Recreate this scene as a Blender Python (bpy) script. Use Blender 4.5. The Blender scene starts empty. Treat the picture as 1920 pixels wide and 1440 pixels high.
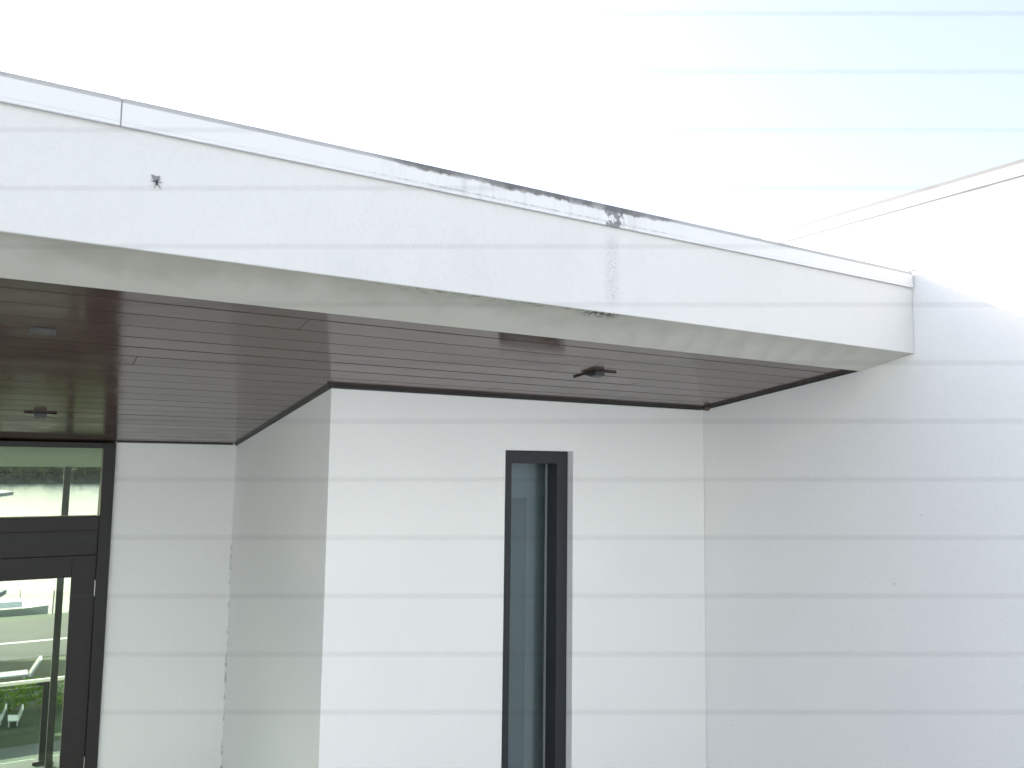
import bpy, bmesh, math, random
from mathutils import Vector, Matrix
random.seed(7)
C = bpy.context.scene.collection
S = bpy.context.scene
R = math.radians
H = 2.8                                  # eye height above the terrace; heights below are given from the eye and lifted by H

# ------------------------------------------------------------------ camera
cam = bpy.data.cameras.new('camera'); camo = bpy.data.objects.new('camera', cam); C.objects.link(camo)
S.camera = camo
cam.sensor_width = 36; cam.lens = 36*1517/1920
cam.clip_start = 0.05; cam.clip_end = 5000
AX = Vector((0.85344848, 0.06039999, 0.51766547))     # world X, Y, Z seen in the camera frame (right, down, forward)
BX = Vector((-0.52102087, 0.07454997, 0.85028204))
UX = Vector((0.01276508, -0.99538643, 0.09509421))
right = Vector((AX.x, BX.x, UX.x)); down = Vector((AX.y, BX.y, UX.y)); fwd = Vector((AX.z, BX.z, UX.z))
camo.matrix_world = Matrix(((right.x, -down.x, -fwd.x, 0), (right.y, -down.y, -fwd.y, 0), (right.z, -down.z, -fwd.z, H), (0, 0, 0, 1)))
cam.dof.use_dof = True; cam.dof.focus_distance = 3.7; cam.dof.aperture_fstop = 4.4

# ------------------------------------------------------------------ sky, sun, exposure
SUN = Vector((-0.24, 0.553, 0.327)).normalized()      # towards the sun, behind the roof
el = math.asin(SUN.z); az = math.atan2(SUN.x, SUN.y)
w = bpy.data.worlds.new('World'); S.world = w; w.use_nodes = True
nt = w.node_tree; bg = nt.nodes['Background']
sky = nt.nodes.new('ShaderNodeTexSky'); sky.sky_type = 'NISHITA'; sky.sun_disc = False
sky.sun_elevation = el; sky.sun_rotation = az
sky.air_density = 0.8; sky.dust_density = 3.0; sky.ozone_density = 1.0
veil = nt.nodes.new('ShaderNodeMix'); veil.data_type = 'RGBA'      # thin even high haze over the clear sky
veil.inputs[0].default_value = 0.45; veil.inputs[7].default_value = (1.30, 1.19, 1.26, 1)
nt.links.new(sky.outputs[0], veil.inputs[6]); nt.links.new(veil.outputs[2], bg.inputs[0]); bg.inputs[1].default_value = 0.15
sl = bpy.data.lights.new('sun', 'SUN'); sl.energy = 3.0; sl.angle = R(0.5); sl.color = (1, 0.975, 0.945)
so = bpy.data.objects.new('sun', sl); C.objects.link(so); so.location = (-20, 30, 30)
so.rotation_euler = SUN.to_track_quat('Z', 'Y').to_euler()
S.view_settings.view_transform = 'Standard'; S.view_settings.look = 'None'
S.view_settings.exposure = 2.15; S.view_settings.gamma = 1
S.view_settings.use_curve_mapping = False
S.cycles.max_bounces = 10; S.cycles.diffuse_bounces = 6; S.cycles.transparent_max_bounces = 16
S.cycles.use_denoising = True

# ------------------------------------------------------------------ node helpers
class NT:
    def __init__(s, name):
        s.m = bpy.data.materials.new(name); s.m.use_nodes = True
        s.t = s.m.node_tree; s.p = s.t.nodes['Principled BSDF']; s.out = s.t.nodes['Material Output']
        s.co = s.t.nodes.new('ShaderNodeTexCoord').outputs['Object']
        sp = s.t.nodes.new('ShaderNodeSeparateXYZ'); s.t.links.new(s.co, sp.inputs[0]); s.x, s.y, s.z = sp.outputs
    def l(s, a, b): s.t.links.new(a, b)
    def math(s, op, a, b=None, c=None, clamp=False):
        n = s.t.nodes.new('ShaderNodeMath'); n.operation = op; n.use_clamp = clamp
        for i, v in enumerate((a, b, c)):
            if v is None: continue
            if isinstance(v, (int, float)): n.inputs[i].default_value = v
            else: s.l(v, n.inputs[i])
        return n.outputs[0]
    def scaled(s, k):
        n = s.t.nodes.new('ShaderNodeVectorMath'); n.operation = 'MULTIPLY'; s.l(s.co, n.inputs[0]); n.inputs[1].default_value = k
        return n.outputs[0]
    def noise(s, scale, detail=3, rough=0.55, vec=None):
        n = s.t.nodes.new('ShaderNodeTexNoise'); n.inputs['Scale'].default_value = scale
        n.inputs['Detail'].default_value = detail; n.inputs['Roughness'].default_value = rough
        s.l(vec if vec is not None else s.co, n.inputs['Vector']); return n.outputs[0]
    def rng(s, v, a, b, c=0.0, d=1.0, smooth=True):
        n = s.t.nodes.new('ShaderNodeMapRange'); n.interpolation_type = 'SMOOTHSTEP' if smooth else 'LINEAR'
        s.l(v, n.inputs[0])
        for i, q in enumerate((a, b, c, d)): n.inputs[i+1].default_value = q
        return n.outputs[0]
    def band(s, v, a, b, soft):                     # 1 between a and b, 0 outside
        return s.math('MULTIPLY', s.rng(v, a-soft, a+soft), s.rng(v, b-soft, b+soft, 1, 0))
    def mix(s, f, a, b):
        n = s.t.nodes.new('ShaderNodeMix'); n.data_type = 'RGBA'
        for q, i in ((f, 0), (a, 6), (b, 7)):
            if isinstance(q, tuple): n.inputs[i].default_value = (*q, 1)
            elif isinstance(q, (int, float)): n.inputs[i].default_value = q
            else: s.l(q, n.inputs[i])
        return n.outputs[2]
    def bump(s, h, strength, dist):
        n = s.t.nodes.new('ShaderNodeBump'); n.inputs['Strength'].default_value = strength; n.inputs['Distance'].default_value = dist
        s.l(h, n.inputs['Height']); s.l(n.outputs[0], s.p.inputs['Normal'])
    def col(s, c):
        if isinstance(c, tuple): s.p.inputs['Base Color'].default_value = (*c, 1)
        else: s.l(c, s.p.inputs['Base Color'])
    def set(s, rough=None, metal=None, spec=None):
        if rough is not None: s.p.inputs['Roughness'].default_value = rough
        if metal is not None: s.p.inputs['Metallic'].default_value = metal
        if spec is not None: s.p.inputs['Specular IOR Level'].default_value = spec

def simple(name, c, rough=0.5, metal=0.0, var=0.08, scale=6.0, bump=0.0, bscale=80):
    n = NT(name); v = n.noise(scale, 4)
    n.col(n.mix(v, tuple(x*(1-var) for x in c), tuple(min(1, x*(1+var)) for x in c))); n.set(rough, metal)
    if bump: n.bump(n.noise(bscale, 3), bump, 0.003)
    return n.m

def render_base(n, base=(0.80, 0.80, 0.785)):
    v = n.noise(1.3, 5); f = n.noise(160, 2)
    c = n.mix(n.rng(v, .3, .7, smooth=False), tuple(x*.965 for x in base), base)
    c = n.mix(n.rng(f, .30, .42, .10, 0), c, tuple(x*.72 for x in base))
    c = n.mix(n.rng(n.noise(75, 3, .7), .35, .65, .13, 0), c, tuple(x*.75 for x in base))
    h = n.math('ADD', n.noise(230, 3), n.math('MULTIPLY', n.noise(9, 3), 1.2))
    n.bump(h, .22, .003); n.set(.85, 0, .3)
    return c

def wall_mat():
    n = NT('white painted render'); c = render_base(n)
    # crack of dirt down the inside corner by the doors
    near = n.math('MULTIPLY', n.rng(n.math('ABSOLUTE', n.math('SUBTRACT', n.x, 1.388)), .002, .009, 1, 0), n.band(n.y, 6.2, 6.4, .006))
    sp = n.rng(n.noise(22, 4, .7), .50, .58); low = n.rng(n.z, H-1.0, H-.3, 1, .12)
    c = n.mix(n.math('MULTIPLY', n.math('MULTIPLY', near, sp), n.math('MULTIPLY', low, .55)), c, (.12, .115, .10))
    # a few specks
    n.col(n.mix(n.rng(n.noise(38, 1), .835, .85, 0, .8), c, (.12, .11, .1)))
    return n.m

def fascia_mat():
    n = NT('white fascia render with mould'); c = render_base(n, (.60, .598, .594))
    fr = n.rng(n.y, 2.555, 2.548)                        # the front face only
    # mould specks: broad patch and a narrow run below the drip joint
    pt = n.math('MULTIPLY', n.band(n.x, .85, 1.55, .22), n.band(n.z, H+.60, H+.86, .06))
    s1 = n.rng(n.noise(130, 3, .7), .56, .68)
    c = n.mix(n.math('MULTIPLY', n.math('MULTIPLY', pt, s1), .22), c, (.30, .31, .30))
    haze = n.math('MULTIPLY', n.rng(n.noise(4.5, 4), .45, .7), n.band(n.x, .75, 2.3, .3))
    c = n.mix(n.math('MULTIPLY', haze, .16), c, (.45, .47, .46))
    streak = n.noise(1, 3, .6, n.scaled((16, 1, 1.3)))
    c = n.mix(n.math('MULTIPLY', n.rng(streak, .45, .8), .035), c, (.45, .46, .44))
    run = n.math('MULTIPLY', n.band(n.x, 1.985, 2.045, .022), n.band(n.z, H+.635, H+.915, .03))
    s2 = n.rng(n.noise(120, 3, .75), .50, .64)
    c = n.mix(n.math('MULTIPLY', n.math('MULTIPLY', n.math('MULTIPLY', run, s2), fr), .6), c, (.22, .225, .22))
    c = n.mix(n.math('MULTIPLY', n.math('MULTIPLY', run, fr), .10), c, (.3, .31, .31))
    # underside: greenish grime towards the drip edge, pale scallops, dark blot
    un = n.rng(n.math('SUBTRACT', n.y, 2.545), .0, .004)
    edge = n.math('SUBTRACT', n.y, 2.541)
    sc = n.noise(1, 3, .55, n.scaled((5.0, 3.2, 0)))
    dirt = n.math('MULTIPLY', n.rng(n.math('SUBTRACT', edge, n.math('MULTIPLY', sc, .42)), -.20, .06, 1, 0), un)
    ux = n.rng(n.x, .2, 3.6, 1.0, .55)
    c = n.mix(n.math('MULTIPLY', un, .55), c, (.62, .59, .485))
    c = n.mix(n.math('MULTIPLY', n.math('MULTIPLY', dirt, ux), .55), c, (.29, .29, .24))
    diag = n.t.nodes.new('ShaderNodeVectorMath'); diag.operation = 'DOT_PRODUCT'
    n.l(n.co, diag.inputs[0]); diag.inputs[1].default_value = (5.5, -4.2, 0)
    wv = n.math('FRACT', n.math('ADD', diag.outputs['Value'], n.math('MULTIPLY', n.noise(2.2, 2), 1.6)))
    scal = n.math('MULTIPLY', n.math('MULTIPLY', n.math('MULTIPLY', n.rng(wv, .1, .8), n.rng(wv, .72, 1.0, 1, 0)), un), n.band(n.x, 2.1, 3.75, .25))
    c = n.mix(n.math('MULTIPLY', scal, .15), c, (.27, .27, .23))
    bl = n.math('MULTIPLY', n.math('MULTIPLY', n.band(n.x, 1.90, 2.06, .05), n.rng(edge, .02, .085, 1, 0)), un)
    c = n.mix(n.math('MULTIPLY', bl, n.rng(n.noise(60, 3, .7), .42, .52)), c, (.07, .07, .055))
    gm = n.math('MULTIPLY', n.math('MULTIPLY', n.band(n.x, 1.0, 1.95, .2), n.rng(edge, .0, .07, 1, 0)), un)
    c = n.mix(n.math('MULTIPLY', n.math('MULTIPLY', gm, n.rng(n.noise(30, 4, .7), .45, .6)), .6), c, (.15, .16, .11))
    n.col(c); return n.m

def cap_mat(ztop, lo, hi, streak_at, along='x'):
    n = NT('white coated flashing'); a = n.x if along == 'x' else n.y
    base = n.mix(n.noise(2.0, 4), (.59, .59, .59), (.64, .636, .63))
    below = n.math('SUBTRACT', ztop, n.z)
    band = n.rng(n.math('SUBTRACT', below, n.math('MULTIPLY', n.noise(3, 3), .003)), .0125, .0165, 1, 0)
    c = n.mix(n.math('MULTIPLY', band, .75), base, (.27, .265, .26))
    if lo is not None:
        mx = n.band(a, lo, hi, .18)
        nz = n.math('ADD', n.math('MULTIPLY', n.noise(1, 4, .7, n.scaled((30, 1, 6))), .030), n.math('MULTIPLY', n.noise(3.2, 3, .6), .026))
        m = n.rng(n.math('SUBTRACT', n.math('MULTIPLY', nz, mx), below), -.001, .010)
        clump = n.rng(n.noise(7.5, 3, .6), .38, .62, .55, 1)
        c = n.mix(n.math('MULTIPLY', n.math('MULTIPLY', m, mx), clump), c, (.10, .097, .093))
        grime = n.math('MULTIPLY', n.rng(n.noise(1, 4, .65, n.scaled((22, 1, 2.2))), .5, .75), mx)
        c = n.mix(n.math('MULTIPLY', grime, .28), c, (.3, .3, .3))
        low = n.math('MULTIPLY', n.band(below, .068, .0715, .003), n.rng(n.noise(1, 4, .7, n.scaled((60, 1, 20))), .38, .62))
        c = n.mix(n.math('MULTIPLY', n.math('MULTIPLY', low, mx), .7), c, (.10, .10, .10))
        st = n.math('ABSOLUTE', n.math('SUBTRACT', a, streak_at))
        bl = n.rng(n.math('SUBTRACT', n.noise(48, 5, .7), n.math('MULTIPLY_ADD', st, 4.2, .36)), -.01, .05)
        c = n.mix(n.math('MULTIPLY', bl, .85), c, (.10, .105, .11))
    n.col(c); n.set(.42, 0, .45); n.bump(n.noise(5, 3), .12, .004)
    return n.m

def soffit_mat():
    n = NT('dark brown gloss boards')
    g = n.noise(1, 4, .6, n.scaled((2.2, 26, 1)))
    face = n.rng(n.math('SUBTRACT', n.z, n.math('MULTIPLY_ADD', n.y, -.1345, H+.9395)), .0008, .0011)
    n.col(n.mix(face, n.mix(g, (.072, .042, .034), (.105, .066, .054)), (.006, .005, .005)))  # groove sides painted near black, putting the joint shade into the colour
    n.l(n.rng(n.noise(5, 4), .3, .7, .10, .19), n.p.inputs['Roughness'])
    n.p.inputs['IOR'].default_value = 1.5
    n.bump(n.noise(1, 3, .5, n.scaled((3, 40, 1))), .05, .002)
    return n.m

def glass_mat(name, tint, boost=1.0):
    n = NT(name); t = n.t; t.nodes.remove(n.p)
    tr = t.nodes.new('ShaderNodeBsdfTransparent'); tr.inputs[0].default_value = (*tint, 1)
    gl = t.nodes.new('ShaderNodeBsdfGlossy'); gl.inputs['Roughness'].default_value = .01; gl.inputs[0].default_value = (1, 1, 1, 1)
    lw = t.nodes.new('ShaderNodeFresnel'); lw.inputs[0].default_value = 1.5
    mx = t.nodes.new('ShaderNodeMixShader')
    n.l(n.math('MULTIPLY', lw.outputs[0], 1.0*boost, clamp=True), mx.inputs[0]); n.l(tr.outputs[0], mx.inputs[1]); n.l(gl.outputs[0], mx.inputs[2])
    n.l(mx.outputs[0], n.out.inputs[0]); return n.m

def water_mat():
    n = NT('lake water'); n.col((.03, .06, .06)); n.set(.09, 0, .5)
    h = n.math('ADD', n.noise(1, 4, .6, n.scaled((.5, 1.6, 1))), n.math('MULTIPLY', n.noise(1, 3, .6, n.scaled((2.5, 7, 1))), .35))
    n.bump(h, .5, .12); return n.m

def leaf_mat(name, a, b, tl_w=.15):
    n = NT(name); r = n.t.nodes.new('ShaderNodeObjectInfo')
    g = n.t.nodes.new('ShaderNodeNewGeometry')
    n.col(n.mix(g.outputs['Random Per Island'], a, b)); n.set(.75, 0, .08)
    n.p.inputs['Transmission Weight'].default_value = 0.0
    tl = n.t.nodes.new('ShaderNodeBsdfTranslucent'); tl.inputs[0].default_value = (b[0]*1.6, b[1]*1.6, b[2]*.8, 1)
    mx = n.t.nodes.new('ShaderNodeMixShader'); mx.inputs[0].default_value = tl_w
    n.l(n.p.outputs[0], mx.inputs[1]); n.l(tl.outputs[0], mx.inputs[2]); n.l(mx.outputs[0], n.out.inputs[0])
    return n.m

def ground_mat(name, a, b, sc=3.0, bump=.3):
    n = NT(name); c = n.mix(n.rng(n.noise(sc, 6, .65), .3, .7), a, b)
    c = n.mix(n.rng(n.noise(sc*14, 3), .45, .7, 0, .5), c, tuple(x*.6 for x in a)); n.col(c); n.set(.9)
    n.bump(n.noise(sc*20, 3), bump, .02); return n.m

M = dict(
    wall=wall_mat(), fascia=fascia_mat(),
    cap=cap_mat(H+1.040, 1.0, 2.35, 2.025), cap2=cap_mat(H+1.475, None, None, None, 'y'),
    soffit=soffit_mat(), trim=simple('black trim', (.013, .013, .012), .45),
    frame=simple('charcoal powder coated aluminium', (.017, .019, .024), .55, bump=.08, bscale=300),
    doorframe=simple('dark brown powder coated aluminium', (.010, .008, .007), .55, bump=.08, bscale=300),
    glass=glass_mat('green tinted door glass', (.88, .97, .86), .35), wglass=glass_mat('window glass', (.78, .83, .84), .85),
    clear=glass_mat('clear balustrade glass', (.92, .97, .93), .3),
    steel=simple('brushed steel', (.55, .54, .52), .35, .9), black=simple('black metal', (.008, .008, .008), .7),
    lamp=simple('dark grey lamp housing', (.055, .055, .056), .45), lampface=simple('grey lamp face', (.075, .075, .077), .5),
    curtain=simple('pale blue grey blind', (.42, .455, .46), .8), curtain2=simple('grey blind', (.27, .295, .31), .8),
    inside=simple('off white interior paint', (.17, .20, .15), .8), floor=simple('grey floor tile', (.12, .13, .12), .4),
    deck=ground_mat('grey deck', (.045, .055, .048), (.065, .075, .065), 3, .2),
    roof=simple('grey roof sheet', (.35, .35, .35), .5),
    nest=simple('dried mud', (.17, .135, .10), .9, var=.3, scale=60, bump=.8, bscale=120),
    moth=simple('grey moth', (.20, .20, .21), .8, var=.35, scale=120), moth2=simple('dark moth body', (.035, .034, .036), .8),
    pave=ground_mat('concrete paving', (.38, .39, .40), (.48, .49, .49), 1.2, .15),
    lawn=ground_mat('lawn', (.022, .042, .010), (.045, .07, .018), .7, .5), path=ground_mat('grey path', (.10, .105, .10), (.14, .145, .135), 2, .2),
    road=ground_mat('worn asphalt', (.026, .030, .024), (.042, .046, .036), 1.0, .2),
    water=water_mat(), far=ground_mat('far shore scrub', (.020, .030, .008), (.035, .042, .014), .05, .1),
    leaf=leaf_mat('hedge leaves', (.045, .095, .014), (.14, .23, .04), .45), tree=leaf_mat('dark far foliage', (.020, .030, .006), (.045, .052, .012)),
    white=simple('white paint', (.78, .77, .74), .4), canvas=simple('grey canvas', (.20, .21, .21), .8),
    boards=simple('pale blue grey painted boards', (.345, .385, .40), .5),
    standin_wire=simple('thin dark wire', (.010, .010, .010), .6),
)

# ------------------------------------------------------------------ mesh helpers (coordinates: x along the fascia, y away, z from the eye)
class MB:
    def __init__(s): s.v = []; s.f = []
    def box(s, x0, x1, y0, y1, z0, z1):
        b = len(s.v)
        s.v += [(x, y, z) for z in (z0, z1) for y in (y0, y1) for x in (x0, x1)]
        s.f += [tuple(b+i for i in q) for q in ((0, 2, 3, 1), (4, 5, 7, 6), (0, 1, 5, 4), (2, 6, 7, 3), (0, 4, 6, 2), (1, 3, 7, 5))]
        return s
    def prism_x(s, prof, x0, x1):                     # profile of (y, z), extruded along x
        b = len(s.v); n = len(prof)
        s.v += [(x0, y, z) for y, z in prof] + [(x1, y, z) for y, z in prof]
        s.f += [tuple(b+i for i in range(n)), tuple(b+n+i for i in reversed(range(n)))]
        s.f += [(b+i, b+n+i, b+n+(i+1) % n, b+(i+1) % n) for i in range(n)]
        return s
    def loft(s, p0, p1):                              # two equal rings of points
        b = len(s.v); n = len(p0); s.v += list(p0)+list(p1)
        s.f += [tuple(b+i for i in range(n)), tuple(b+n+i for i in reversed(range(n)))]
        s.f += [(b+i, b+n+i, b+n+(i+1) % n, b+(i+1) % n) for i in range(n)]
        return s
    def tube(s, pts, r, n=8, r1=None):
        pts = [Vector(p) for p in pts]; rings = []
        for i, p in enumerate(pts):
            d = (pts[min(i+1, len(pts)-1)]-pts[max(i-1, 0)]).normalized()
            a = d.orthogonal().normalized(); c = d.cross(a)
            q = r if r1 is None else r+(r1-r)*i/max(1, len(pts)-1)
            rings.append([tuple(p+a*q*math.cos(2*math.pi*k/n)+c*q*math.sin(2*math.pi*k/n)) for k in range(n)])
        b = len(s.v)
        for rg in rings: s.v += rg
        for i in range(len(rings)-1):
            for k in range(n):
                s.f.append((b+i*n+k, b+i*n+(k+1) % n, b+(i+1)*n+(k+1) % n, b+(i+1)*n+k))
        s.f += [tuple(b+k for k in reversed(range(n))), tuple(b+(len(rings)-1)*n+k for k in range(n))]
        return s
    def ell(s, c, rx, ry, rz, nu=12, nv=8, jit=0):
        b = len(s.v)
        for j in range(nv+1):
            t = math.pi*j/nv
            for i in range(nu):
                p = 2*math.pi*i/nu; q = 1+random.uniform(-jit, jit)
                s.v.append((c[0]+rx*q*math.sin(t)*math.cos(p), c[1]+ry*q*math.sin(t)*math.sin(p), c[2]+rz*q*math.cos(t)))
        for j in range(nv):
            for i in range(nu):
                s.f.append((b+j*nu+i, b+j*nu+(i+1) % nu, b+(j+1)*nu+(i+1) % nu, b+(j+1)*nu+i))
        return s
    def leaves(s, c, rad, count, size, flat=1.0):
        for _ in range(count):
            d = Vector((random.gauss(0, 1), random.gauss(0, 1), random.gauss(0, 1))).normalized()*random.uniform(.45, 1.05)
            p = Vector((c[0]+d.x*rad[0], c[1]+d.y*rad[1], c[2]+d.z*rad[2]))
            n = Vector((random.gauss(0, 1), random.gauss(0, 1), random.gauss(0, 1)+.5)).normalized()
            a = n.orthogonal().normalized(); a.rotate(Matrix.Rotation(random.uniform(0, 6.3), 3, n)); e = n.cross(a)
            k = size*random.uniform(.6, 1.3); b = len(s.v)
            s.v += [tuple(p+a*k), tuple(p+e*k*.5), tuple(p-a*k), tuple(p-e*k*.5)]; s.f.append((b, b+1, b+2, b+3))
        return s
    def build(s, name, mat, parent=None, bevel=0, smooth=False, label=None):
        me = bpy.data.meshes.new(name); me.from_pydata([(x, y, z+H) for x, y, z in s.v], [], s.f)
        bm = bmesh.new(); bm.from_mesh(me)
        if len(s.f) < 4000: bmesh.ops.recalc_face_normals(bm, faces=bm.faces)
        bm.to_mesh(me); bm.free()
        o = bpy.data.objects.new(name, me); C.objects.link(o); me.materials.append(mat)
        if smooth: me.polygons.foreach_set('use_smooth', [True]*len(me.polygons))
        if parent is not None:
            o.parent = parent; p = parent; off = Vector()
            while p is not None: off += p.location; p = p.parent
            o.location = -off
        if bevel:
            b = o.modifiers.new('bevel', 'BEVEL'); b.width = bevel; b.segments = 2; b.limit_method = 'ANGLE'
        if label: o['label'] = label
        return o

def thing(name, label, cat, loc, group=None):
    o = bpy.data.objects.new(name, None); C.objects.link(o); o.location = (loc[0], loc[1], loc[2]+H); o.empty_display_size = .1
    o['label'] = label; o['category'] = cat
    if group: o['group'] = group
    return o
def tag(o, label, cat, group=None):
    o['label'] = label; o['category'] = cat
    if group: o['group'] = group
    return o
def struct(o, kind='structure'):
    o['kind'] = kind; return o

# ------------------------------------------------------------------ key dimensions, metres from the eye
YF, YS, YB = 2.541, 4.106, 6.218          # fascia face, projecting wall face, recessed wall face
XS, XW = 1.391, 4.062                     # side of the projection, face of the tall wing wall
XL = -6.0                                 # building goes on to the left, out of the picture
G = -2.8                                  # terrace level
SO = lambda y: .9395-.1345*y              # the raked soffit
YE = 7.70                                 # lake side of the lobby

# ------------------------------------------------------------------ setting
struct(MB().box(-70, 40, -80, 7.72, -6.2, G).build('terrace', M['pave']))
struct(MB().box(-70, 40, 7.7205, 9.05, -6.2, G).build('deck', M['deck']))
g = MB(); g.v = [(-900, 9.05, -5.2), (900, 9.05, -5.2), (900, 31.2, -5.2), (-900, 31.2, -5.2), (900, 33.0, -5.9), (-900, 33.0, -5.9)]; g.f = [(0, 1, 2, 3), (3, 2, 4, 5)]
struct(g.build('lawn', M['lawn']))
g = MB(); g.v = [(-2500, -2500, -6.0), (2500, -2500, -6.0), (2500, 2500, -6.0), (-2500, 2500, -6.0)]; g.f = [(0, 1, 2, 3)]
struct(g.build('ground', M['far']))
g = MB(); g.v = [(-900, 31.6, -5.6), (900, 31.6, -5.6), (900, 198, -5.6), (-900, 198, -5.6)]; g.f = [(0, 1, 2, 3)]
struct(g.build('water', M['water']))
g = MB(); g.v = [(-60, 24.6, -5.19), (60, 24.6, -5.19), (60, 30.4, -5.19), (-60, 30.4, -5.19)]; g.f = [(0, 1, 2, 3)]
struct(g.build('road', M['road']))
struct(MB().box(-60, 60, 26.75, 26.86, -5.188, -5.1855).build('road_marking', M['white']))
g = MB(); g.v = [(-60, 12.6, -5.19), (60, 12.6, -5.19), (60, 17.4, -5.19), (-60, 17.4, -5.19)]; g.f = [(0, 1, 2, 3)]
struct(g.build('path', M['path']))
g = MB(); nx = 60
for i in range(nx+1):
    x = -500+1000*i/nx
    for y, z in ((193, -5.8), (198, -4.6), (240, 3+3*math.sin(i*.7)), (300, 12+6*math.sin(i*.37)+3*math.sin(i*1.3)), (340, -6)): g.v.append((x, y, z))
for i in range(nx):
    for k in range(4): b = i*5+k; g.f.append((b, b+5, b+6, b+1))
struct(g.build('hill', M['far']))

# ------------------------------------------------------------------ the white building
house = thing('white_building', 'white rendered building with deep fascia, brown boarded soffit and slit window', 'building', (1.4, YS, G))
# walls
MB().box(XS, 2.461, YS, YS+.25, G, SO(YS)+.02).box(2.952, XW-.003, YS, YS+.25, G, SO(YS)+.02).box(2.461, 2.952, YS, YS+.25, .066, SO(YS)+.02).box(2.461, 2.952, YS, YS+.25, G, -2.3).build('front_wall', M['wall'], house)
w = MB(); z0 = YS+.25
w.loft([(XS, z0, G), (XS+.22, z0, G), (XS+.22, z0, SO(z0)+.01), (XS, z0, SO(z0)+.01)], [(XS, YB, G), (XS+.22, YB, G), (XS+.22, YB, SO(YB)+.01), (XS, YB, SO(YB)+.01)])
w.build('side_wall', M['wall'], house)
MB().box(.585, XS+.22, YB, YB+.16, G, SO(YB)+.02).build('back_wall', M['wall'], house, bevel=.003)
MB().box(XL, -1.62, YB, YB+.16, G, SO(YB)+.02).build('back_wall', M['wall'], house)
# fascia beam with a drip edge, underside following the rake
MB().prism_x([(YF, .600), (YF, 1.0), (YF+.324, 1.0), (YF+.324, SO(YF+.324)-.022), (YF+.03, .596)], XL, XW-.003).build('fascia', M['fascia'], house, bevel=.003)
# roof
MB().prism_x([(YF+.05, 1.002), (YF+.05, 1.030), (YE+.5, .38), (YE+.5, .02), (YE+.2, .0), (YE+.2, .06), (YF+.33, .76), (YF+.33, 1.002)], XL, XW-.004).build('roof', M['roof'], house)
# cap flashing in two lengths, the left one lapping over the right
def cap(x0, x1, out):
    y = YF-out
    return MB().prism_x([(y, .957), (y-.003, .953), (y+.004, .953), (y+.004, .966), (y, .966)], x0, x1).prism_x([(y, .9665), (y, 1.032), (y+.004, 1.040), (y+.07, 1.046), (y+.07, 1.034), (y+.006, 1.028), (y+.006, .9665)], x0, x1)
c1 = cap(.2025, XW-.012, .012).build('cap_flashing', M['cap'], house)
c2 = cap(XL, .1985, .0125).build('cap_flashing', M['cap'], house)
MB().tube([(XW-.03, YF-.002, 1.043), (XW+.0, YF-.02, 1.05), (XW+.02, YF-.035, 1.046), (XW+.035, YF-.05, 1.066)], .004, 6).build('loose_tab', M['cap'], house)
MB().box(.1986, .2024, YF-.0095, YF-.001, .955, 1.036).build('sealant', simple('grey sealant', (.27, .27, .27), .8), house)
# soffit boards, each with its own slight twist, open V joints between
bd = MB(); y = 2.869; k = 0
while y < 6.40:
    y1 = min(y+.1545, 6.42); xs = [XL, *sorted(random.uniform(-4.5, 3.2) for _ in range(1)), XW-.004]
    if k == 1: xs[1] = .93
    if k == 9: xs[1] = -.05
    for j in range(2):
        t0, t1 = random.uniform(-.0007, .0007), random.uniform(-.0007, .0007)
        a, b = y+.0032, y1-.0032; e = .0012
        p = [(a, SO(a)+e), (a+e, SO(a+e)+t0), (b-e, SO(b-e)+t1), (b, SO(b)+e), (b, SO(b)+.016), (a, SO(a)+.016)]
        x0 = xs[j]+(.0012 if j else 0); x1 = xs[j+1]-(.0012 if j == 0 else 0)
        if y > YB-.16:  x1 = min(x1, XS+.2)
        if x1 > x0: bd.prism_x(p, x0, x1)
    y = y1; k += 1
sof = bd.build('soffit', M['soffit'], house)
MB().loft([(XL, 2.87, SO(2.87)+.018), (XW-.005, 2.87, SO(2.87)+.018), (XW-.005, 2.87, SO(2.87)+.03), (XL, 2.87, SO(2.87)+.03)],
          [(XL, 6.4, SO(6.4)+.018), (XW-.005, 6.4, SO(6.4)+.018), (XW-.005, 6.4, SO(6.4)+.03), (XL, 6.4, SO(6.4)+.03)]).build('soffit_backing', M['trim'], house)
# black trim where the boards meet the walls (a stepped bead)
def trim_x(x0, x1, y, s=1):
    return MB().prism_x([(y-.0005, SO(y)-.0005), (y-.0005, SO(y)-.018*s), (y-.008*s, SO(y)-.018*s), (y-.010*s, SO(y)-.009*s), (y-.018*s, SO(y)-.006*s), (y-.023*s, SO(y-.023)-.0005)], x0, x1)
def trim_y(y0, y1, x, sgn):
    pr = lambda y: [(x+sgn*.0005, y, SO(y)-.0005), (x+sgn*.0005, y, SO(y)-.018), (x+sgn*.008, y, SO(y)-.018), (x+sgn*.010, y, SO(y)-.009), (x+sgn*.018, y, SO(y)-.006), (x+sgn*.023, y, SO(y)-.0005)]
    return MB().loft(pr(y0), pr(y1))
trim_x(XS-.023, XW-.024, YS).build('soffit_trim', M['trim'], house)
trim_y(YS-.024, YB-.016, XS, -1).build('soffit_trim', M['trim'], house)
trim_y(2.868, YS-.0005, XW-.0005, -1).build('soffit_trim', M['trim'], house)
trim_x(.5855, XS-.024, YB, .5).build('soffit_trim', M['trim'], house)
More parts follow.
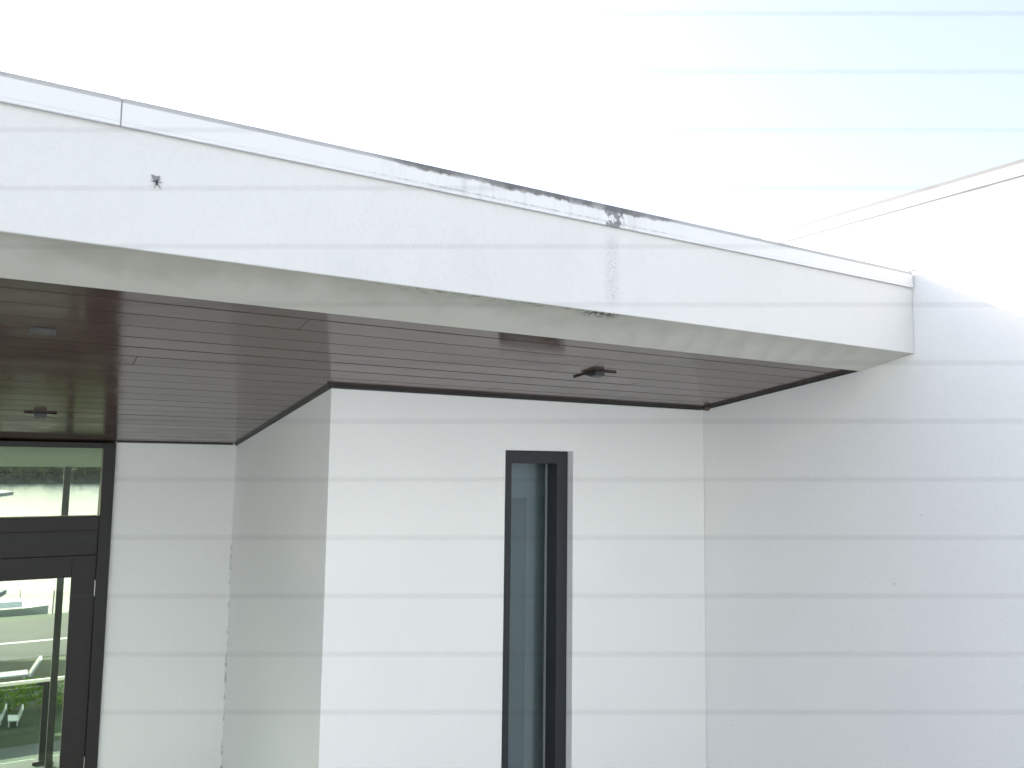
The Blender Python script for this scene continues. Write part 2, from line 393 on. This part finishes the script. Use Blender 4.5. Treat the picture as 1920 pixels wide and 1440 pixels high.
# lobby: ceiling, floor edge wall, lake-side posts
MB().loft([(XL, YB+.17, SO(YB+.17)-.02), (XS+.2, YB+.17, SO(YB+.17)-.02), (XS+.2, YB+.17, SO(YB+.17)+.01), (XL, YB+.17, SO(YB+.17)+.01)],
          [(XL, YE, SO(YE)+.003), (XS+.2, YE, SO(YE)+.003), (XS+.2, YE, SO(YE)+.03), (XL, YE, SO(YE)+.03)]).build('lobby_ceiling', M['inside'], house)
MB().box(XS-.0, XS+.22, YB+.17, YE, G, SO(YE)+.002).build('lobby_wall', M['inside'], house)
MB().box(XL, XL+.2, YS, YE, G, SO(YE)).build('lobby_wall', M['inside'], house)
MB().box(XL+.2, XS-.001, YB+.17, YE-.1, G+.001, G+.012).build('lobby_floor', M['floor'], house)
for x in (-2.8, -1.22, .345): MB().box(x, x+.05, YE-.06, YE, G+.013, SO(YE)).build('mullion', M['black'], house)

# slit window
win = MB(); x0, x1, zt, zb, yw = 2.4615, 2.9515, .0655, -2.2995, YS+.057
win.box(x0, x0+.08, yw, yw+.137, zb, zt).box(x1-.08, x1, yw, yw+.137, zb, zt).box(x0+.08, x1-.08, yw, yw+.137, zt-.077, zt).box(x0+.08, x1-.08, yw, yw+.137, zb, zb+.08)
wo = win.build('window', M['frame'], house, bevel=.0025)
MB().box(x0+.081, x1-.081, yw+.120, yw+.126, zb+.081, zt-.078).build('pane', M['wglass'], wo)
bd = MB()
for a, b in ((x0+.0805, x0+.090), (x1-.090, x1-.0805)): bd.box(a, b, yw+.108, yw+.119, zb+.081, zt-.078)
bd.build('glazing_bead', simple('grey bead', (.22, .24, .25), .4), wo)
MB().box(x0-.2, x1+.3, yw+.24, yw+.245, zb, zt+.08).build('blind', M['curtain'], wo)
MB().box(x0+.02, x0+.324, yw+.215, yw+.222, zb, zt-.294).build('curtain', M['curtain2'], wo)
MB().box(x0-.25, x1+.35, yw+.50, yw+.52, zb-.1, zt+.2).build('room_back', M['inside'], wo)

# glazed door with transom
dz = -.667
MB().box(.508, .5845, YB-.028, YB+.09, G, SO(YB)-.014).build('door_frame', M['doorframe'], house, bevel=.003)
MB().box(-1.62, .5075, YB-.024, YB+.09, .053, SO(YB)-.012).build('door_frame', M['doorframe'], house, bevel=.003)
MB().box(-1.62, .5075, YB-.024, YB+.09, -.500, -.404).box(-1.62, .5075, YB-.012, YB+.09, dz+.004, -.5005).build('door_frame', M['doorframe'], house, bevel=.003)
MB().box(-.525, -.412, YB-.024, YB+.09, G, dz+.003).box(-1.62, -1.545, YB-.022, YB+.09, G, dz+.003).build('door_frame', M['doorframe'], house, bevel=.003)
MB().box(-1.62, .5075, YB+.03, YB+.036, -.4035, .0525).build('transom_pane', M['glass'], house)
def leaf(xa, xb, hinge):
    d = MB(); y0, y1 = YB-.006, YB+.040; st = .145
    d.box(xa, xa+st, y0, y1, G+.01, dz).box(xb-st, xb, y0, y1, G+.01, dz).box(xa+st, xb-st, y0, y1, dz-.142, dz).box(xa+st, xb-st, y0, y1, G+.01, G+.2)
    do = d.build('door', M['doorframe'], house, bevel=.003)
    MB().box(xa+st+.0005, xb-st-.0005, YB+.012, YB+.018, G+.2005, dz-.1425).build('pane', M['glass'], do)
    if hinge:
        for z in (-.835, -1.98): MB().tube([(xb+.0, YB-.011, z), (xb+.0, YB-.011, z-.105)], .0055, 10).build('hinge', M['steel'], do)
    MB().tube([(xa+.05, YB-.05, -1.9), (xa+.05, YB-.05, -1.6)], .012, 10).tube([(xa+.05, YB-.05, -1.87), (xa+.05, YB-.005, -1.87)], .008, 8).tube([(xa+.05, YB-.05, -1.63), (xa+.05, YB-.005, -1.63)], .008, 8).build('handle', M['steel'], do)
leaf(-.4115, .5075, True); leaf(-1.5445, -.5255, False)

# ------------------------------------------------------------------ tall wing wall with coping
wing = thing('wing_wall', 'tall white wall closing the right side, its top lit by the sun', 'wall', (XW+.2, 2, G))
MB().box(XW, XW+.30, -7, 10.5, G, 1.40).build('wall_face', M['wall'], wing)
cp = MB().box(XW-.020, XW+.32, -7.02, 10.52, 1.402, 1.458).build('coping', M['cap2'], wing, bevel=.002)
MB().box(XW-.016, XW+.316, -7.01, 10.51, 1.4585, 1.480).build('lip', simple('dull grey metal lip', (.15, .15, .15), .6), cp)

# ------------------------------------------------------------------ the boarded building behind the viewer: its sunlit wall is what lights the recess
opp = thing('boarded_building', 'white boarded building facing the porch from behind the viewer', 'building', (1, -3.0, G))
ob = MB()
for k in range(38): ob.box(-9, XW+3, -3.0, -2.98, G+.004+k*.18, G+k*.18+.174)
ob.build('boarding', M['boards'], opp)
MB().box(-9, XW+3, -9, -3.0005, G, G+6.9).build('wall', M['boards'], opp)

# ------------------------------------------------------------------ lamps under the soffit
nrm = Vector((0, .1345, 1)).normalized(); sl_y = Vector((0, 1, -.1345)).normalized()
def lamp(x, y, label, arms, splay=False):
    root = thing('soffit_spotlight', label, 'light', (x, y, SO(y)), 'spotlights under the soffit')
    def P(a, b, c): return tuple(Vector((x, y, SO(y)))+Vector((1, 0, 0))*a+sl_y*b-nrm*c)
    def bx(a0, a1, b0, b1, c0, c1):
        return MB().loft([P(a0, b0, c0), P(a1, b0, c0), P(a1, b1, c0), P(a0, b1, c0)], [P(a0, b0, c1), P(a1, b0, c1), P(a1, b1, c1), P(a0, b1, c1)])
    bx(-.032, .034, -.006, .052, .0005, .004).build('mounting_plate', M['black'], root)
    bx(-.030, .032, -.004, .050, .0042, .026).build('housing', M['lamp'], root, bevel=.004)
    bx(-.024, .026, .002, .044, .0263, .028).build('lens', M['lampface'], root)
    if splay: MB().loft([P(-.031, .0, .002), P(-.031, .045, .002), P(-.075, .062, .002)], [P(-.031, .0, .024), P(-.031, .045, .024), P(-.075, .062, .010)]).build('bracket', M['black'], root)
    for (a0, b0), (a1, b1) in arms: MB().tube([P(a0, b0, .0045), P(a1, b1, .0045)], .0042, 8).build('arm', M['black'], root, smooth=True)
    return root
lamp(2.605, 3.39, 'dark square soffit spotlight with two splayed arms, above the slit window', [((-.033, .0), (-.050, .165)), ((.035, .0), (.110, .0))], True)
lamp(.100, 5.215, 'dark square soffit spotlight with two straight arms, above the glazed door', [((-.033, 0), (-.078, .0)), ((.035, 0), (.080, 0))])

fl = thing('flush_light', 'pale grey flush square light fitting in the dark boards near the fascia, at the left', 'light', (.058, 3.50, SO(3.50)))
def fp(a, b, c): return tuple(Vector((.058, 3.50, SO(3.50)))+Vector((1, 0, 0))*a+sl_y*b-nrm*c)
def fbox(h, c0, c1): return MB().loft([fp(-h, -h, c0), fp(h, -h, c0), fp(h, h, c0), fp(-h, h, c0)], [fp(-h, -h, c1), fp(h, -h, c1), fp(h, h, c1), fp(-h, h, c1)])
fbox(.044, .0015, .004).build('rim', M['lamp'], fl); fbox(.039, .0042, .006).build('diffuser', simple('pale grey diffuser', (.085, .08, .08), .8), fl)

# ------------------------------------------------------------------ moth on the fascia, mud nest in the corner
def moth():
    mx, mz, y = .303, .812, YF-.004
    root = thing('moth', 'small grey moth resting head down on the white fascia', 'insect', (mx, YF, mz))
    def wing_(s):
        pts = [(.0012+.0002*s, -.006), (.0012+.0065*s, -.002), (.0012+.0095*s, .006), (-.001+.0125*s, .0165), (-.001+.006*s, .0160), (-.0005+.0002*s, .0135)]
        return MB().loft([(mx+a, y-.0004, mz+b) for a, b in pts], [(mx+a, y+.0012, mz+b) for a, b in pts])
    for s in (-1, 1): wing_(s).build('wing', M['moth'], root)
    MB().ell((mx+.003, y-.002, mz-.005), .0036, .0030, .0085, 10, 8).build('body', M['moth2'], root, smooth=True)
    for q in ([(.001, -.010), (-.001, -.017), (-.003, -.025)], [(.006, -.010), (.011, -.017), (.0155, -.023)], [(-.002, -.003), (-.009, -.0035), (-.014, -.002)], [(.008, -.003), (.014, -.004), (.019, -.002)]):
        MB().tube([(mx+a, y-.001, mz+b) for a, b in q], .0011, 6, .0005).build('leg', M['moth2'], root)
moth()
tag(MB().ell((XW-.012, 4.060, .378), .016, .026, .015, 14, 9, .10).build('mud_nest', M['nest'], None, smooth=True), 'small brown mud nest stuck in the corner under the soffit', 'nest')

# ------------------------------------------------------------------ lake side: balustrade, garden things, boat, parasols
bal = thing('glass_balustrade', 'glass balustrade with black posts and pale top rail, seen through the door', 'balustrade', (.37, 8.78, G))
MB().box(-3.2, 1.9, 8.765, 8.795, -2.075, -2.045).build('rail', M['white'], bal, bevel=.004)
for x in (-2.4, -1.02, .348, 1.72):
    p = MB().box(x-.008, x+.050, 8.765, 8.795, G+.03, -2.10).build('post', M['black'], bal)
    MB().box(x-.06, x+.10, 8.755, 8.805, -2.1, -2.0755).build('clamp', M['black'], p)
    MB().box(x-.055, x+.095, 8.74, 8.82, G+.0005, G+.0295).build('base', M['black'], p)
for x in (-2.34, -.96, .41): MB().box(x, x+1.28, 8.775, 8.787, G+.05, -2.11).build('glass_panel', M['clear'], bal)

for i, (x, l) in enumerate(((-.35, 'low clipped green hedge below the deck, near the door post'), (-2.6, 'low clipped green hedge running on to the left of the lawn'))):
    hb = MB()
    for k in range(24): hb.leaves((x-1.0+k*.14+random.uniform(-.05, .05), 19.9+random.uniform(-.15, .15), -4.93+random.uniform(-.05, .1)), (.2, .3, .3), 90, .05)
    tag(hb.build('hedge', M['leaf']), l, 'hedge', 'hedges on the lawn')
def chair(x, y, label):
    root = thing('garden_chair', label, 'chair', (x, y, -5.2), 'white chairs on the lawn')
    z = -5.2
    MB().loft([(x-.11, y, z+.11), (x+.06, y, z+.09), (x+.06, y+.4, z+.09), (x-.11, y+.4, z+.11)], [(x-.11, y, z+.13), (x+.06, y, z+.11), (x+.06, y+.4, z+.11), (x-.11, y+.4, z+.13)]).build('seat', M['white'], root)
    MB().loft([(x+.05, y, z+.08), (x+.07, y, z+.08), (x+.07, y+.4, z+.08), (x+.05, y+.4, z+.08)], [(x+.12, y, z+.30), (x+.14, y, z+.30), (x+.14, y+.4, z+.30), (x+.12, y+.4, z+.30)]).build('backrest', M['white'], root)
    for dx in (-.09, .05):
        for dy in (.03, .37): MB().tube([(x+dx, y+dy, z+.095), (x+dx, y+dy, z)], .012, 6).build('leg', M['white'], root)
chair(.28, 18.7, 'white low sling chair on the lawn, right of its twin'); chair(.0, 18.9, 'white low sling chair on the lawn, cut by the picture edge')
tb = thing('sun_lounger', 'white sun lounger with a raised slanting back, beyond the hedge', 'lounger', (.4, 22.2, -5.2))
MB().box(-.35, .53, 22.0, 22.45, -5.02, -4.985).build('seat', M['white'], tb)
MB().loft([(.545, 22.0, -5.05), (.60, 22.0, -5.05), (.60, 22.45, -5.05), (.545, 22.45, -5.05)], [(.75, 22.0, -4.70), (.805, 22.0, -4.70), (.805, 22.45, -4.70), (.75, 22.45, -4.70)]).build('backrest', M['white'], tb)
for a in (-.28, .46):
    for yy in (22.05, 22.4): MB().tube([(a, yy, -5.021), (a, yy, -5.2)], .018, 6).build('leg', M['white'], tb)

bt = thing('boat', 'white moored boat with a thin mast at the lake edge', 'boat', (0, 34, -5.6))
hl = MB(); secs = [(-2.6, .02, .5), (-1.9, .55, .38), (-.4, .8, .32), (.6, .75, .32), (1.3, .55, .34)]
for i in range(len(secs)-1):
    (xa, ra, za), (xb, rb, zb_) = secs[i], secs[i+1]
    f = lambda x, r, z: [(x, 34-r, -5.6+z), (x, 34-r*.6, -5.68), (x, 34+r*.6, -5.68), (x, 34+r, -5.6+z)]
    hl.loft(f(xa, ra, za), f(xb, rb, zb_))
hl.build('hull', simple('cream gelcoat', (.86, .80, .66), .3), bt)
MB().prism_x([(33.6, -5.285), (33.7, -5.1), (34.3, -5.1), (34.4, -5.285)], -1.0, .5).build('cabin', M['white'], bt)
MB().tube([(.42, 34, -5.11), (.42, 34, -4.75)], .012, 6).build('mast', M['black'], bt)
tag(MB().tube([(1.38, 32.4, -5.9), (1.40, 32.4, -4.62)], .018, 8).build('mooring_pole', M['black']), 'thin dark mooring pole at the lake edge beside the boat', 'pole')
tag(MB().tube([(5.3, 66, -5.9), (5.35, 66, -2.3)], .07, 8).build('channel_marker_pole', M['black']), 'thin dark pole standing far out in the lake', 'pole')

def parasol(x, y, ztop, zg, r, label):
    root = thing('parasol', label, 'parasol', (x, y, zg), 'parasols on the lake side')
    n = 12; cn = MB(); ring = [(x+r*math.cos(2*math.pi*k/n), y+r*math.sin(2*math.pi*k/n), ztop-.32) for k in range(n)]
    cn.v = ring+[(x, y, ztop)]+[(a, b, c-.10) for a, b, c in ring]
    for k in range(n): q = (k+1) % n; cn.f += [(k, q, n), (k, n+1+k, n+1+q, q)]
    cn.build('canopy', M['canvas'], root)
    MB().tube([(x, y, zg), (x, y, ztop-.03)], .025, 8).build('pole', M['steel'], root)
parasol(-2.55, 20.0, -2.45, -5.2, 2.55, 'grey garden parasol standing on the lawn, only its rim in view')
parasol(-3.55, 28.0, -.75, -5.19, 3.55, 'larger grey parasol by the lake road, only its rim in view')

tr = MB()
for i in range(260):
    x = random.uniform(-45, 75); h = random.uniform(3.0, 7.5)
    tr.leaves((x, random.uniform(193, 206), -5.2+h*.45), (random.uniform(1.2, 2.8), 2, h*.55), 60, .55)
struct(tr.build('treeline', M['tree']), 'stuff')

# ------------------------------------------------------------------ the wire screen is added, standing in for board lines reflected in glass: level wires 5 cm apart, 0.69 m from the eye
sc = thing('reflection_standin', 'added screen of thin level wires close to the viewer, standing in for reflected board lines across the view', 'wire screen', (right.x*0+fwd.x*.69, fwd.y*.69, G))
DW = .69; px = DW/1517
for k in range(-3, 18):
    v = 134.5+109.2*(k-1)-720
    c0 = fwd*DW+down*(v*px)
    MB().tube([tuple(c0-right*1.15), tuple(c0), tuple(c0+right*1.15)], .00022, 5).build('standin_wire', M['standin_wire'], sc)
for s in (-1, 1):
    a = fwd*DW+right*(s*1.16)
    MB().tube([(a.x, a.y, G+.0005), (a.x, a.y, .95)], .02, 10).build('post', M['black'], sc)
